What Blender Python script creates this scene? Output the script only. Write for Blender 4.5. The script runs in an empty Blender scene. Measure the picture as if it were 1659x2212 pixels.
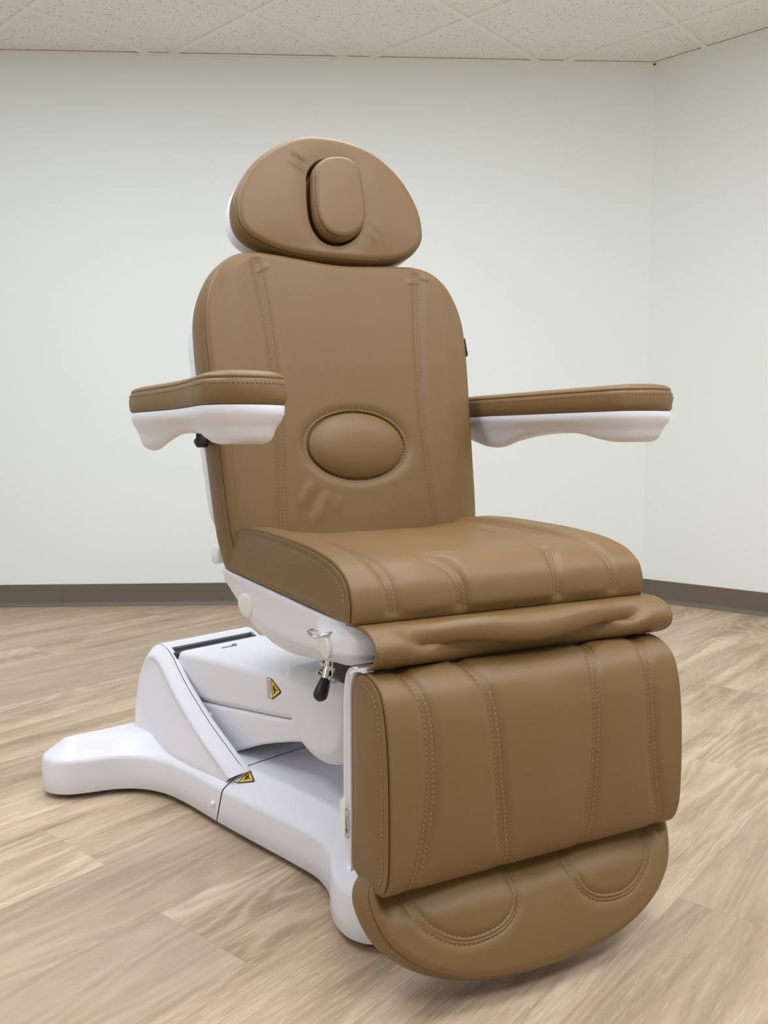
import bpy, bmesh, math, random
import numpy as np
from mathutils import Matrix, Vector

random.seed(4)
SC = bpy.context.scene
COL = SC.collection

# ------------------------------------------------------------------ camera, exposure, lights
CAMH = 0.771
cam = bpy.data.cameras.new('camera')
camo = bpy.data.objects.new('camera', cam)
COL.objects.link(camo)
pitch, roll = 0.0866, -0.002
fw = Vector((0, math.cos(pitch), -math.sin(pitch)))
up0 = Vector((0, math.sin(pitch), math.cos(pitch)))
rt0 = Vector((1, 0, 0))
rt = math.cos(roll)*rt0 + math.sin(roll)*up0
up = -math.sin(roll)*rt0 + math.cos(roll)*up0
M = Matrix.Identity(4)
for i in range(3):
    M[i][0], M[i][1], M[i][2] = rt[i], up[i], -fw[i]
M[0][3], M[1][3], M[2][3] = 0, 0, CAMH
camo.matrix_world = M
cam.sensor_fit = 'HORIZONTAL'
cam.sensor_width = 36.0
cam.lens = 36.0*1866.0/1659.0
cam.clip_start = 0.05
SC.camera = camo

SC.view_settings.view_transform = 'Standard'
SC.view_settings.look = 'None'
SC.view_settings.gamma = 1.0
SC.view_settings.use_curve_mapping = False
SC.view_settings.exposure = 0.11

w = bpy.data.worlds.new('room_dark')
SC.world = w
w.use_nodes = True
w.node_tree.nodes['Background'].inputs[0].default_value = (0.9, 0.95, 1.0, 1)
w.node_tree.nodes['Background'].inputs[1].default_value = 0.0

CEIL = 2.436
G1 = np.array([math.cos(0.8399), math.sin(0.8399), 0])      # ceiling grid directions
G2 = np.array([-math.sin(0.8399), math.cos(0.8399), 0])
G0 = np.array([-0.9774, 3.9794, 0])
TILE = 0.6096


def tile_xy(i, j):       # centre line crossing: i along -G2, j along G1
    return G0 - TILE*i*G2 + TILE*j*G1


LIGHTS = [  # (i, j, power, colour) troffers set in the ceiling grid, 2 ft x 4 ft
    (5.0, -2.0, 0.66, (0.95, 0.975, 1.06)),
    (3.0, -1.0, 0.60, (0.95, 0.975, 1.06)),
    (2.5, -3.5, 0.62, (0.91, 0.98, 1.12)),
    (1.0, -2.5, 0.36, (0.88, 0.98, 1.15)),
    (6.5, 0.5, 0.72, (0.95, 0.975, 1.06)),
    (6.5, -3.5, 1.05, (0.95, 0.975, 1.06)),
    (2.5, -7.5, 0.75, (0.93, 0.975, 1.08)),
]
LPOW = 24.5
for (i, j, p, c) in LIGHTS:
    ld = bpy.data.lights.new('troffer_light', 'AREA')
    ld.shape = 'RECTANGLE'
    ld.size, ld.size_y = 1.15, 0.55
    ld.energy = LPOW*p
    ld.color = c
    lo = bpy.data.objects.new('troffer_light', ld)
    COL.objects.link(lo)
    P = tile_xy(i, j)
    lo.location = (P[0], P[1], CEIL-0.03)
    lo.rotation_euler = (0, 0, 0.8399)

for (x, y, e) in ((-1.15, 0.9, 9.0), (1.7, 0.7, 9.0)):  # unseen point lamps added to brighten the upper walls and ceiling
    ld = bpy.data.lights.new('upper_fill_light', 'POINT')
    ld.energy = e
    ld.shadow_soft_size = .16
    ld.color = (0.93, 0.975, 1.08)
    lo = bpy.data.objects.new('upper_fill_light', ld)
    COL.objects.link(lo)
    lo.location = (x, y, CEIL-.24)

# ------------------------------------------------------------------ materials


def new_mat(name, col=(.8, .8, .8), rough=.5, metal=0.0, spec=.5):
    m = bpy.data.materials.new(name)
    m.use_nodes = True
    b = m.node_tree.nodes['Principled BSDF']
    b.inputs['Base Color'].default_value = (*col, 1)
    b.inputs['Roughness'].default_value = rough
    b.inputs['Metallic'].default_value = metal
    b.inputs['Specular IOR Level'].default_value = spec
    return m


class NT:
    def __init__(s, m):
        s.t = m.node_tree
        s.n = s.t.nodes
        s.b = s.n['Principled BSDF']

    def add(s, ty, **kw):
        n = s.n.new(ty)
        for k, v in kw.items():
            setattr(n, k, v)
        return n

    def link(s, a, b):
        s.t.links.new(a, b)

    def math(s, op, a, b=None, c=None):
        n = s.add('ShaderNodeMath', operation=op)
        for k, x in enumerate((a, b, c)):
            if x is None:
                continue
            if isinstance(x, (int, float)):
                n.inputs[k].default_value = x
            else:
                s.link(x, n.inputs[k])
        return n.outputs[0]

    def mix(s, fac, a, b, blend='MIX'):
        n = s.add('ShaderNodeMix', data_type='RGBA', blend_type=blend)
        for k, x in ((0, fac), (6, a), (7, b)):
            if isinstance(x, (int, float)):
                n.inputs[k].default_value = x
            elif isinstance(x, tuple):
                n.inputs[k].default_value = (*x, 1)
            else:
                s.link(x, n.inputs[k])
        return n.outputs[2]

    def noise(s, vec, scale, detail=3, rough=.5, dist=0.0):
        n = s.add('ShaderNodeTexNoise')
        if vec is not None:
            s.link(vec, n.inputs['Vector'])
        n.inputs['Scale'].default_value = scale
        n.inputs['Detail'].default_value = detail
        n.inputs['Roughness'].default_value = rough
        n.inputs['Distortion'].default_value = dist
        return n

    def ramp(s, fac, stops):
        n = s.add('ShaderNodeValToRGB')
        e = n.color_ramp.elements
        while len(e) < len(stops):
            e.new(.5)
        for k, (p, c) in enumerate(stops):
            e[k].position = p
            e[k].color = (*c, 1) if len(c) == 3 else c
        s.link(fac, n.inputs[0])
        return n.outputs[0]

    def bump(s, h, strength, dist):
        n = s.add('ShaderNodeBump')
        n.inputs['Strength'].default_value = strength
        n.inputs['Distance'].default_value = dist
        s.link(h, n.inputs['Height'])
        s.link(n.outputs[0], s.b.inputs['Normal'])
        return n


def leather_mat():
    m = new_mat('brown_leatherette', (.19, .108, .04), .50, spec=.55)
    t = NT(m)
    co = t.add('ShaderNodeTexCoord').outputs['Object']
    n1 = t.noise(co, 7, 3)
    t.link(t.mix(n1.outputs[0], (.185, .106, .034), (.200, .116, .039)), t.b.inputs['Base Color'])
    v = t.add('ShaderNodeTexVoronoi')
    v.inputs['Scale'].default_value = 900
    t.link(co, v.inputs['Vector'])
    n2 = t.noise(co, 45, 3)
    h = t.math('ADD', v.outputs['Distance'], t.math('MULTIPLY', n2.outputs[0], 1.6))
    t.bump(h, .10, .0012)
    return m


def plastic_mat(name, col, rough):
    m = new_mat(name, col, rough, spec=.5)
    t = NT(m)
    co = t.add('ShaderNodeTexCoord').outputs['Object']
    n = t.noise(co, 700, 2)
    t.bump(n.outputs[0], .05, .0006)
    return m


def wall_mat():
    m = new_mat('painted_wall', (.80, .83, .78), .7, spec=.3)
    t = NT(m)
    co = t.add('ShaderNodeTexCoord').outputs['Object']
    n = t.noise(co, 1.3, 3)
    t.link(t.mix(n.outputs[0], (.84, .885, .845), (.86, .90, .865)), t.b.inputs['Base Color'])
    n2 = t.noise(co, 260, 3)
    t.bump(n2.outputs[0], .08, .002)
    return m


def ceiling_mat():
    m = new_mat('speckled_ceiling_tile', (.80, .77, .74), .9, spec=.1)
    t = NT(m)
    co = t.add('ShaderNodeTexCoord').outputs['Object']
    v = t.add('ShaderNodeTexVoronoi')
    v.inputs['Scale'].default_value = 92
    v.inputs['Randomness'].default_value = 1
    dn = t.noise(co, 80, 2)
    vm = t.add('ShaderNodeVectorMath', operation='MULTIPLY_ADD')
    t.link(dn.outputs['Color'], vm.inputs[0])
    vm.inputs[1].default_value = (.02, .02, .02)
    t.link(co, vm.inputs[2])
    t.link(vm.outputs[0], v.inputs['Vector'])
    wn = t.add('ShaderNodeTexWhiteNoise')
    t.link(v.outputs['Color'], wn.inputs['Vector'])
    thr = t.math('MULTIPLY_ADD', wn.outputs[0], .36, -.02)
    spot = t.math('LESS_THAN', v.outputs['Distance'], thr)
    n = t.noise(co, 4, 3)
    base = t.mix(n.outputs[0], (.885, .875, .835), (.915, .905, .865))
    t.link(t.mix(t.math('MULTIPLY', spot, .66), base, (.30, .29, .26)), t.b.inputs['Base Color'])
    n3 = t.noise(co, 220, 3)
    t.bump(t.math('SUBTRACT', n3.outputs[0], t.math('MULTIPLY', spot, 2.0)), .25, .003)
    return m


SEED = 3.0


def floor_mat():
    m = new_mat('oak_vinyl_plank', (.5, .4, .3), .42, spec=.4)
    t = NT(m)
    co = t.add('ShaderNodeTexCoord').outputs['Object']
    sx = t.add('ShaderNodeSeparateXYZ')
    t.link(co, sx.inputs[0])
    ca, sa = math.cos(math.radians(50)), math.sin(math.radians(50))
    s_ = t.math('ADD', t.math('MULTIPLY', sx.outputs[0], ca), t.math('MULTIPLY', sx.outputs[1], sa))
    t_ = t.math('SUBTRACT', t.math('MULTIPLY', sx.outputs[0], sa), t.math('MULTIPLY', sx.outputs[1], ca))
    tt = t.math('DIVIDE', t.math('ADD', t_, 1.145), .21)
    row = t.math('FLOOR', tt)
    ft = t.math('SUBTRACT', tt, row)
    so = t.math('SUBTRACT', s_, t.math('MULTIPLY_ADD', row, .615, .796))
    ss = t.math('DIVIDE', so, 1.2605)
    pl = t.math('FLOOR', ss)
    fs = t.math('SUBTRACT', ss, pl)
    cv = t.add('ShaderNodeCombineXYZ')
    t.link(row, cv.inputs[0]); t.link(pl, cv.inputs[1]); cv.inputs[2].default_value = SEED
    wn = t.add('ShaderNodeTexWhiteNoise', noise_dimensions='3D')
    t.link(cv.outputs[0], wn.inputs['Vector'])
    rnd = wn.outputs['Value']
    # grain space, shifted per plank
    gv = t.add('ShaderNodeCombineXYZ')
    t.link(t.math('MULTIPLY_ADD', rnd, 37.0, s_), gv.inputs[0])
    t.link(t.math('MULTIPLY_ADD', rnd, 11.0, t_), gv.inputs[1])
    t.link(t.math('MULTIPLY', rnd, 9.0), gv.inputs[2])

    def scaled(x, y):
        n = t.add('ShaderNodeVectorMath', operation='MULTIPLY')
        t.link(gv.outputs[0], n.inputs[0])
        n.inputs[1].default_value = (x, y, 1)
        return n.outputs[0]
    broad = t.noise(scaled(1.3, 10.0), 1.0, 4, .6, .5).outputs[0]
    mid = t.noise(scaled(2.2, 30.0), 1.0, 4, .6, .6).outputs[0]
    fine = t.noise(scaled(21.0, 300.0), 1.0, 4, .7).outputs[0]
    # cathedral figure : rings of a strongly stretched noise field
    fld = t.noise(scaled(1.0, 4.6), 1.0, 1.5, .4, .25).outputs[0]
    ringp = t.math('SINE', t.math('MULTIPLY', t.math('ADD', fld, t.math('MULTIPLY', fine, .012)), 150.0))
    tint = t.noise(scaled(1.6, 7.0), 1.3, 2, .5).outputs[0]
    c = t.ramp(broad, [(.32, (.285, .195, .115)), (.5, (.510, .380, .245)), (.68, (.690, .555, .395))])
    c = t.mix(t.math('MULTIPLY', t.math('GREATER_THAN', tint, .52), .0), c, (.55, .42, .34))
    c = t.mix(t.ramp(tint, [(.45, (0, 0, 0)), (.68, (.55, .55, .55))]), c, (.56, .40, .30))
    c = t.mix(t.ramp(mid, [(.50, (0, 0, 0)), (.74, (.85, .85, .85))]), c, (.300, .215, .140))
    c = t.mix(t.ramp(fine, [(.54, (0, 0, 0)), (.70, (.60, .60, .60))]), c, (.80, .69, .53))
    c = t.mix(t.ramp(fine, [(.28, (.65, .65, .65)), (.45, (0, 0, 0))]), c, (.30, .22, .145))
    figm = t.ramp(t.noise(scaled(.9, 2.2), 1.0, 1).outputs[0], [(.46, (0, 0, 0)), (.58, (.55, .55, .55))])
    ring01 = t.math('MULTIPLY_ADD', ringp, .5, .5)
    ringd = t.math('POWER', ring01, 1.6)
    ringl = t.math('POWER', t.math('SUBTRACT', 1.0, ring01), 5.0)
    gfac = t.ramp(rnd, [(.45, (.16, .16, .16)), (.80, (.85, .85, .85))])
    fg = t.math('MULTIPLY', t.math('MAXIMUM', figm, t.math('MULTIPLY', gfac, .50)), .56)
    c = t.mix(t.math('MULTIPLY', fg, ringd), c, (.300, .215, .150))
    c = t.mix(t.math('MULTIPLY', fg, ringl), c, (.70, .585, .45))
    # plank to plank shift : some are greyer and darker
    grey = t.ramp(rnd, [(.0, (0, 0, 0)), (.55, (.05, .05, .05)), (.80, (.45, .45, .45)), (1, (.6, .6, .6))])
    c = t.mix(grey, c, (.40, .31, .225))
    br = t.math('MULTIPLY_ADD', t.math('FRACT', t.math('MULTIPLY', rnd, 7.3)), .16, .93)
    hsv = t.add('ShaderNodeHueSaturation')
    t.link(c, hsv.inputs['Color'])
    t.link(br, hsv.inputs['Value'])
    c = hsv.outputs[0]
    e1 = t.math('LESS_THAN', t.math('MINIMUM', ft, t.math('SUBTRACT', 1.0, ft)), .006)
    e2 = t.math('LESS_THAN', t.math('MINIMUM', fs, t.math('SUBTRACT', 1.0, fs)), .001)
    edge = t.math('MAXIMUM', e1, e2)
    c = t.mix(t.math('MULTIPLY', edge, .13), c, (.25, .18, .12))
    t.link(c, t.b.inputs['Base Color'])
    t.link(t.math('MULTIPLY_ADD', fine, .14, .36), t.b.inputs['Roughness'])
    t.bump(t.math('SUBTRACT', t.math('MULTIPLY', fine, .5), edge), .12, .0015)
    return m


LEATHER = leather_mat()
WHITE = plastic_mat('white_moulded_plastic', (.80, .795, .85), .36)
WHITE2 = plastic_mat('warm_white_plastic', (.84, .84, .80), .35)
WALL = wall_mat()
CEILM = ceiling_mat()
FLOORM = floor_mat()
TBAR = new_mat('ceiling_grid_enamel', (.90, .895, .845), .5)
COVE = new_mat('taupe_vinyl_cove_base', (.155, .122, .092), .5)
THREAD = new_mat('tan_thread', (.33, .24, .14), .7)
BLACK = new_mat('black_plastic', (.012, .012, .014), .42)
RUBBER = new_mat('black_rubber', (.02, .02, .022), .6)
CHROME = new_mat('chrome', (.72, .71, .69), .16, 1.0)
GREYM = new_mat('grey_steel', (.30, .32, .36), .4, .6)
YELLOW = new_mat('sticker_yellow', (.80, .60, .02), .4)
STKW = new_mat('sticker_white', (.80, .80, .78), .4)
RED = new_mat('sticker_red_print', (.60, .22, .20), .5)
INK = new_mat('black_print', (.02, .02, .02), .5)
FABRIC = new_mat('black_woven_tag', (.008, .008, .008), .8)
TAGW = new_mat('white_print', (.7, .7, .7), .6)

# ------------------------------------------------------------------ mesh helpers
ORG = np.array([0.0, 0.0, 0.0])     # root location, set below


def link(name, V, F, mat, parent=None, smooth=True, org=None, mats=None, mi=None):
    me = bpy.data.meshes.new(name)
    V = np.asarray(V, float)
    o3 = ORG if org is None else np.asarray(org, float)
    me.from_pydata((V-o3).tolist(), [], [list(map(int, f)) for f in F])
    for m in ([mat] if mats is None else mats):
        me.materials.append(m)
    if mi is not None:
        me.polygons.foreach_set('material_index', np.asarray(mi, np.int32))
    if smooth:
        me.polygons.foreach_set('use_smooth', [True]*len(me.polygons))
    bm = bmesh.new()
    bm.from_mesh(me)
    bmesh.ops.recalc_face_normals(bm, faces=bm.faces)
    bm.to_mesh(me)
    bm.free()
    me.update()
    o = bpy.data.objects.new(name, me)
    COL.objects.link(o)
    if parent is not None:
        o.parent = parent
    return o


def edge_split(o, deg=40):
    md = o.modifiers.new('edge split', 'EDGE_SPLIT')
    md.split_angle = math.radians(deg)
    return o


class MB:
    """collects shells, becomes one mesh"""
    def __init__(s):
        s.V = np.zeros((0, 3)); s.F = []; s.mi = []

    def add(s, V, F, mi=0):
        k = len(s.V)
        s.V = np.vstack([s.V, np.asarray(V, float)])
        s.F += [[int(i)+k for i in f] for f in F]
        s.mi += [mi]*len(F)
        return s

    def build(s, name, mat, parent=None, smooth=True, mats=None, org=None):
        return link(name, s.V, s.F, mat, parent, smooth, org, mats, s.mi if mats else None)


def cat(P, n, closed=False):
    """Catmull-Rom through P, resampled to n equal arc lengths"""
    P = np.asarray(P, float)
    m = len(P)
    out = []
    segs = m if closed else m-1
    for i in range(segs):
        if closed:
            p0, p1, p2, p3 = P[(i-1) % m], P[i], P[(i+1) % m], P[(i+2) % m]
        else:
            p1, p2 = P[i], P[i+1]
            p0 = P[i-1] if i > 0 else 2*p1-p2
            p3 = P[i+2] if i+2 < m else 2*p2-p1
        # centripetal parameterisation
        def tj(ti, a, b): return ti+max(np.linalg.norm(b-a), 1e-9)**.5
        t0 = 0; t1 = tj(t0, p0, p1); t2 = tj(t1, p1, p2); t3 = tj(t2, p2, p3)
        t = np.linspace(t1, t2, 40, endpoint=False)[:, None]
        A1 = (t1-t)/(t1-t0)*p0+(t-t0)/(t1-t0)*p1
        A2 = (t2-t)/(t2-t1)*p1+(t-t1)/(t2-t1)*p2
        A3 = (t3-t)/(t3-t2)*p2+(t-t2)/(t3-t2)*p3
        B1 = (t2-t)/(t2-t0)*A1+(t-t0)/(t2-t0)*A2
        B2 = (t3-t)/(t3-t1)*A2+(t-t1)/(t3-t1)*A3
        out.append((t2-t)/(t2-t1)*B1+(t-t1)/(t2-t1)*B2)
    out = np.vstack(out)
    out = np.vstack([out, out[:1] if closed else P[-1:]])
    L = np.concatenate([[0], np.cumsum(np.linalg.norm(np.diff(out, axis=0), axis=1))])
    q = np.linspace(0, L[-1], n+1)[:-1] if closed else np.linspace(0, L[-1], n)
    return np.stack([np.interp(q, L, out[:, k]) for k in range(out.shape[1])], 1)


def mirror(half):
    """half outline listed from the centre line bottom .. to centre line top with x>=0"""
    half = [tuple(p) for p in half]
    return half+[(-x, y) for x, y in reversed(half) if x > 1e-6]


def curve_dist(P, C):
    """distance of points P(N,2) to polyline C(K,2)"""
    A, B = C[:-1], C[1:]
    d = np.full(len(P), 1e9)
    for a, b in zip(A, B):
        ab = b-a
        t = np.clip(((P-a)@ab)/max(ab@ab, 1e-12), 0, 1)
        d = np.minimum(d, np.hypot(*(P-a-t[:, None]*ab).T))
    return d


def normals2(C, closed=True):
    """left normals (outward for CW / choose by sign) of 2D curve"""
    if closed:
        T = np.roll(C, -1, 0)-np.roll(C, 1, 0)
    else:
        T = np.gradient(C, axis=0)
    T /= np.maximum(np.linalg.norm(T, axis=1), 1e-9)[:, None]
    N = np.stack([T[:, 1], -T[:, 0]], 1)
    if closed:
        area = .5*np.sum(C[:, 0]*np.roll(C[:, 1], -1)-np.roll(C[:, 0], -1)*C[:, 1])
        if area < 0:
            N = -N
    return N


def ring_faces(K, M, closed=True):
    i = np.arange(K-1)[:, None]
    j = np.arange(M if closed else M-1)[None]
    j2 = (j+1) % M
    return np.stack([i*M+j, i*M+j2, (i+1)*M+j2, (i+1)*M+j], -1).reshape(-1, 4).tolist()


def stitches(mb, pts, nrm, pitch=.0072, ln=.0043, wd=.0011, ht=.0007, mi=0):
    """little thread dashes along a 3D polyline with normals"""
    pts = np.asarray(pts); nrm = np.asarray(nrm)
    L = np.concatenate([[0], np.cumsum(np.linalg.norm(np.diff(pts, axis=0), axis=1))])
    n = max(int(L[-1]/pitch), 1)
    f = lambda q, A: np.array([np.interp(q, L, A[:, k]) for k in range(3)])
    for k in range(n):
        q = (k+.5)*pitch
        a, b = f(max(q-ln/2, 0), pts), f(min(q+ln/2, L[-1]), pts)
        t = b-a
        if np.linalg.norm(t) < 1e-6:
            continue
        t /= np.linalg.norm(t)
        nn = f(q, nrm); nn -= (nn@t)*t; nn /= max(np.linalg.norm(nn), 1e-9)
        s = np.cross(t, nn)
        V = []
        for (e, sc, h) in ((a, .6, -.0004), (a+t*ln*.2, 1, ht), (b-t*ln*.2, 1, ht), (b, .6, -.0004)):
            V += [e+s*wd*.5*sc+nn*h, e-s*wd*.5*sc+nn*h]
        V += [a+t*ln*.2+s*wd*.5-nn*.0006, a+t*ln*.2-s*wd*.5-nn*.0006, b-t*ln*.2+s*wd*.5-nn*.0006, b-t*ln*.2-s*wd*.5-nn*.0006]
        mb.add(V, [(0, 1, 3, 2), (2, 3, 5, 4), (4, 5, 7, 6), (2, 4, 10, 8), (3, 9, 11, 5)], mi)


def tube(mb, P, r, n=12, closed=False, mi=0, cap=True):
    P = np.asarray(P, float)
    K = len(P)
    r = np.full(K, r) if np.isscalar(r) else np.asarray(r, float)
    T = (np.roll(P, -1, 0)-np.roll(P, 1, 0)) if closed else np.gradient(P, axis=0)
    T /= np.linalg.norm(T, axis=1)[:, None]
    ref = np.array([0, 0, 1.0])
    if abs(T[0]@ref) > .9:
        ref = np.array([1.0, 0, 0])
    x = np.cross(T[0], ref); x /= np.linalg.norm(x)
    V = []
    for k in range(K):
        x = x-(x@T[k])*T[k]; x /= np.linalg.norm(x)
        y = np.cross(T[k], x)
        a = np.linspace(0, 2*np.pi, n, endpoint=False)
        V.append(P[k]+r[k]*(np.cos(a)[:, None]*x+np.sin(a)[:, None]*y))
    V = np.vstack(V)
    F = ring_faces(K, n)
    if closed:
        F += [[(K-1)*n+j, (K-1)*n+(j+1) % n, (j+1) % n, j] for j in range(n)]
    elif cap:
        F += [list(range(n))[::-1], [(K-1)*n+j for j in range(n)]]
    mb.add(V, F, mi)


def rings_solid(mb, rings, fill_top=True, fill_bot=True, mi=0):
    M_ = len(rings[0])
    V = np.vstack(rings)
    F = ring_faces(len(rings), M_)
    if fill_bot:
        F.append(list(range(M_))[::-1])
    if fill_top:
        F.append([(len(rings)-1)*M_+j for j in range(M_)])
    mb.add(V, F, mi)


def box(mb, c, X, Y, Z, mi=0):
    c, X, Y, Z = map(np.asarray, (c, X, Y, Z))
    V = [c+a*X+b*Y+d*Z for d in (-1, 1) for a, b in ((-1, -1), (1, -1), (1, 1), (-1, 1))]
    mb.add(V, [(3, 2, 1, 0), (4, 5, 6, 7), (0, 1, 5, 4), (1, 2, 6, 5), (2, 3, 7, 6), (3, 0, 4, 7)], mi)


def sew(o, smb):
    """thread dashes become part of the cushion's own mesh (second material)"""
    me = o.data
    k = len(me.materials)
    me.materials.append(THREAD)
    bm = bmesh.new()
    bm.from_mesh(me)
    vs = [bm.verts.new(v) for v in (smb.V-ORG).tolist()]
    for f in smb.F:
        fc = bm.faces.new([vs[i] for i in f])
        fc.material_index = k
    bm.to_mesh(me)
    bm.free()
    return o


def cdt_cap(C, hfun, spacing=.004, dist_curve=None):
    """triangulate the inside of outline C with interior points; hfun(d, P) gives the height at distance d"""
    from mathutils.geometry import delaunay_2d_cdt
    n = len(C)
    lo, hi = C.min(0), C.max(0)
    gx, gy = np.meshgrid(np.arange(lo[0], hi[0], spacing), np.arange(lo[1], hi[1], spacing*.866))
    gx = gx+(np.arange(gx.shape[0]) % 2)[:, None]*spacing*.5
    G = np.stack([gx.ravel(), gy.ravel()], 1)
    G = G[inside_poly(G, C)]
    G = G[curve_dist(G, np.vstack([C, C[:1]])) > spacing*.55]
    P = np.vstack([C, G])
    vs, es_, fs, ov, oe, of = delaunay_2d_cdt([Vector(p) for p in P.tolist()], [], [list(range(n))], 1, 1e-7)
    P = np.array([[v[0], v[1]] for v in vs])
    DC = np.vstack([C, C[:1]]) if dist_curve is None else dist_curve
    return P, hfun(curve_dist(P, DC), P), [list(f) for f in fs]


def inside_poly(P, C):
    x, y = P[:, 0], P[:, 1]
    r = np.zeros(len(P), bool)
    for (x0, y0), (x1, y1) in zip(C, np.roll(C, -1, 0)):
        c = ((y0 > y) != (y1 > y)) & (x < (x1-x0)*(y-y0)/(y1-y0+1e-12)+x0)
        r ^= c
    return r


# ------------------------------------------------------------------ room (structure)
def structure(o):
    o['kind'] = 'structure'
    return o


ab = 0.048
DB = np.array([math.cos(ab), math.sin(ab), 0])          # along the back wall, to the right
ar = -0.7339
DR = np.array([math.cos(ar), math.sin(ar), 0])          # along the angled right wall
CN = np.array([1.2214, 4.043, 0])
ZZ = np.array([0, 0, 1.0])
A0 = CN-DB*5.2                                           # far left corner
R1 = CN+DR*3.0
Z0 = np.zeros(3)


def wall(name, A, B, nin, h=CEIL):
    A, B = np.asarray(A), np.asarray(B)
    out = -np.asarray(nin)*.1
    mb = MB()
    V = [A, B, B+out, A+out, A+ZZ*h, B+ZZ*h, B+out+ZZ*h, A+out+ZZ*h]
    mb.add(V, [(0, 1, 5, 4), (1, 2, 6, 5), (2, 3, 7, 6), (3, 0, 4, 7), (4, 5, 6, 7), (3, 2, 1, 0)])
    return structure(mb.build(name, WALL, None, False, org=Z0))


NB = np.array([DB[1], -DB[0], 0])                        # into the room
NR = np.array([DR[1], -DR[0], 0])
if NR @ (np.array([0, 1, 0])-CN) < 0:
    NR = -NR
if NB @ (np.array([0, 1, 0])-CN) < 0:
    NB = -NB
C_RB = np.array([R1[0], -2.6, 0])
C_LB = np.array([A0[0], -2.6, 0])
wall('wall_back', A0-DB*.1, CN, NB)
wall('wall_right', CN, R1, NR)
wall('wall_side', R1, C_RB, np.array([-1.0, 0, 0]))
wall('wall_left', A0, C_LB, np.array([1.0, 0, 0]))
wall('wall_rear', C_LB, C_RB, np.array([0, 1.0, 0]))
# floor and ceiling slabs
poly = [A0, CN, R1, C_RB, C_LB]
for nm, z0, z1, m_ in (('floor', -.08, 0.0, FLOORM), ('ceiling', CEIL+.004, CEIL+.07, CEILM)):
    mb = MB()
    n = len(poly)
    cen = sum(poly)/n
    V = [cen+(p-cen)*1.03+ZZ*z0 for p in poly]+[cen+(p-cen)*1.03+ZZ*z1 for p in poly]
    mb.add(V, [list(range(n))[::-1], list(range(n, 2*n))]+[(i, (i+1) % n, n+(i+1) % n, n+i) for i in range(n)])
    structure(mb.build(nm, m_, None, False, org=Z0))


def inside(P):
    r = True
    for (Q, N_) in ((CN, NB), (CN, NR), (R1, np.array([-1.0, 0, 0])), (A0, np.array([1.0, 0, 0])), (C_LB, np.array([0, 1.0, 0]))):
        r = r and ((P-Q) @ N_ > 0)
    return r


def grid_bar(mb, P, D):
    """clip a T-bar line to the room and add it (flange 24 mm)"""
    q = np.linspace(-8, 8, 3201)
    ins = [inside(P+D*k) for k in q]
    if not any(ins):
        return
    q0, q1 = q[ins.index(True)], q[len(ins)-1-ins[::-1].index(True)]
    S = np.cross(D, ZZ)
    c = P+D*(q0+q1)/2+ZZ*(CEIL+.001)
    box(mb, c, D*(q1-q0)/2, S*.012, ZZ*.003)


mb = MB()
for i in range(-9, 14):
    grid_bar(mb, G0-TILE*i*G2, G1)
for j in range(-14, 6):
    grid_bar(mb, G0+TILE*j*G1+ZZ*.0008, G2)
# L-shaped wall angle round the edge
for (A, B, N_) in ((A0, CN, NB), (CN, R1, NR), (R1, C_RB, np.array([-1.0, 0, 0])), (C_LB, A0, np.array([1.0, 0, 0]))):
    D = (B-A); Ln = np.linalg.norm(D); D = D/Ln
    box(mb, (A+B)/2+N_*.011+ZZ*(CEIL-.001), D*Ln/2, N_*.011, ZZ*.002)
    box(mb, (A+B)/2+N_*.001+ZZ*(CEIL-.005), D*Ln/2, N_*.001, ZZ*.005)
structure(mb.build('trim_1', TBAR, None, False, org=Z0))


def cove(name, A, B, N_, joints=()):
    D = (B-A); Ln = np.linalg.norm(D); D = D/Ln
    prof = [(0.0, .102), (.0022, .102), (.0032, .1005), (.0034, .020), (.0050, .0135), (.0095, .0075), (.0120, .0030), (.0125, .0005), (0, .0005)]
    mb = MB()
    cuts = [0]+list(joints)+[Ln]
    for a, b in zip(cuts[:-1], cuts[1:]):
        V = []
        for s_ in (a+.0006, b-.0006):
            V += [A+D*s_+N_*d+ZZ*z for d, z in prof]
        n = len(prof)
        mb.add(V, [list(range(n)), list(range(n, 2*n))[::-1]]+[(k, (k+1) % n, n+(k+1) % n, n+k) for k in range(n)])
    return structure(mb.build(name, COVE, None, False, org=Z0))


cove('baseboard_back', A0, CN-DB*.002, NB, joints=(5.2-2.70, 5.2-1.45))
cove('baseboard_right', CN+DR*.002, R1, NR)

# ------------------------------------------------------------------ chair frames
S_ = .80
TH = math.radians(27)
CC = np.array([.17*S_, 1.7*S_, 0])
LU = np.array([math.cos(TH), math.sin(TH), 0])
FV = np.array([math.sin(TH), -math.cos(TH), 0])
OB = CC-.2*FV
LB = np.array([.70711, .70711, 0])
FB = np.array([.70711, -.70711, 0])
ORG = OB.copy()


def U(u, v, z):
    """upper chair frame -> world; arrays or scalars"""
    u, v, z = np.broadcast_arrays(*map(lambda a: np.asarray(a, float), (u, v, z)))
    return CC+u[..., None]*LU+v[..., None]*FV+z[..., None]*ZZ


def BS(p, q, z):
    p, q, z = np.broadcast_arrays(*map(lambda a: np.asarray(a, float), (p, q, z)))
    return OB+p[..., None]*LB+q[..., None]*FB+z[..., None]*ZZ


BT = np.array([-.2008, .9796])      # backrest up direction in (v,z)
BN = np.array([.9796, .2008])       # backrest front normal in (v,z)


def BK(a, b, c):
    a, b, c = np.broadcast_arrays(*map(lambda x: np.asarray(x, float), (a, b, c)))
    return U(a, -.392+b*BT[0]+c*BN[0], .60+b*BT[1]+c*BN[1])


FTn = np.array([.902, .433]); FTt = np.array([-.433, .902])   # footrest plane (leans forward at the toe)


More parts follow.
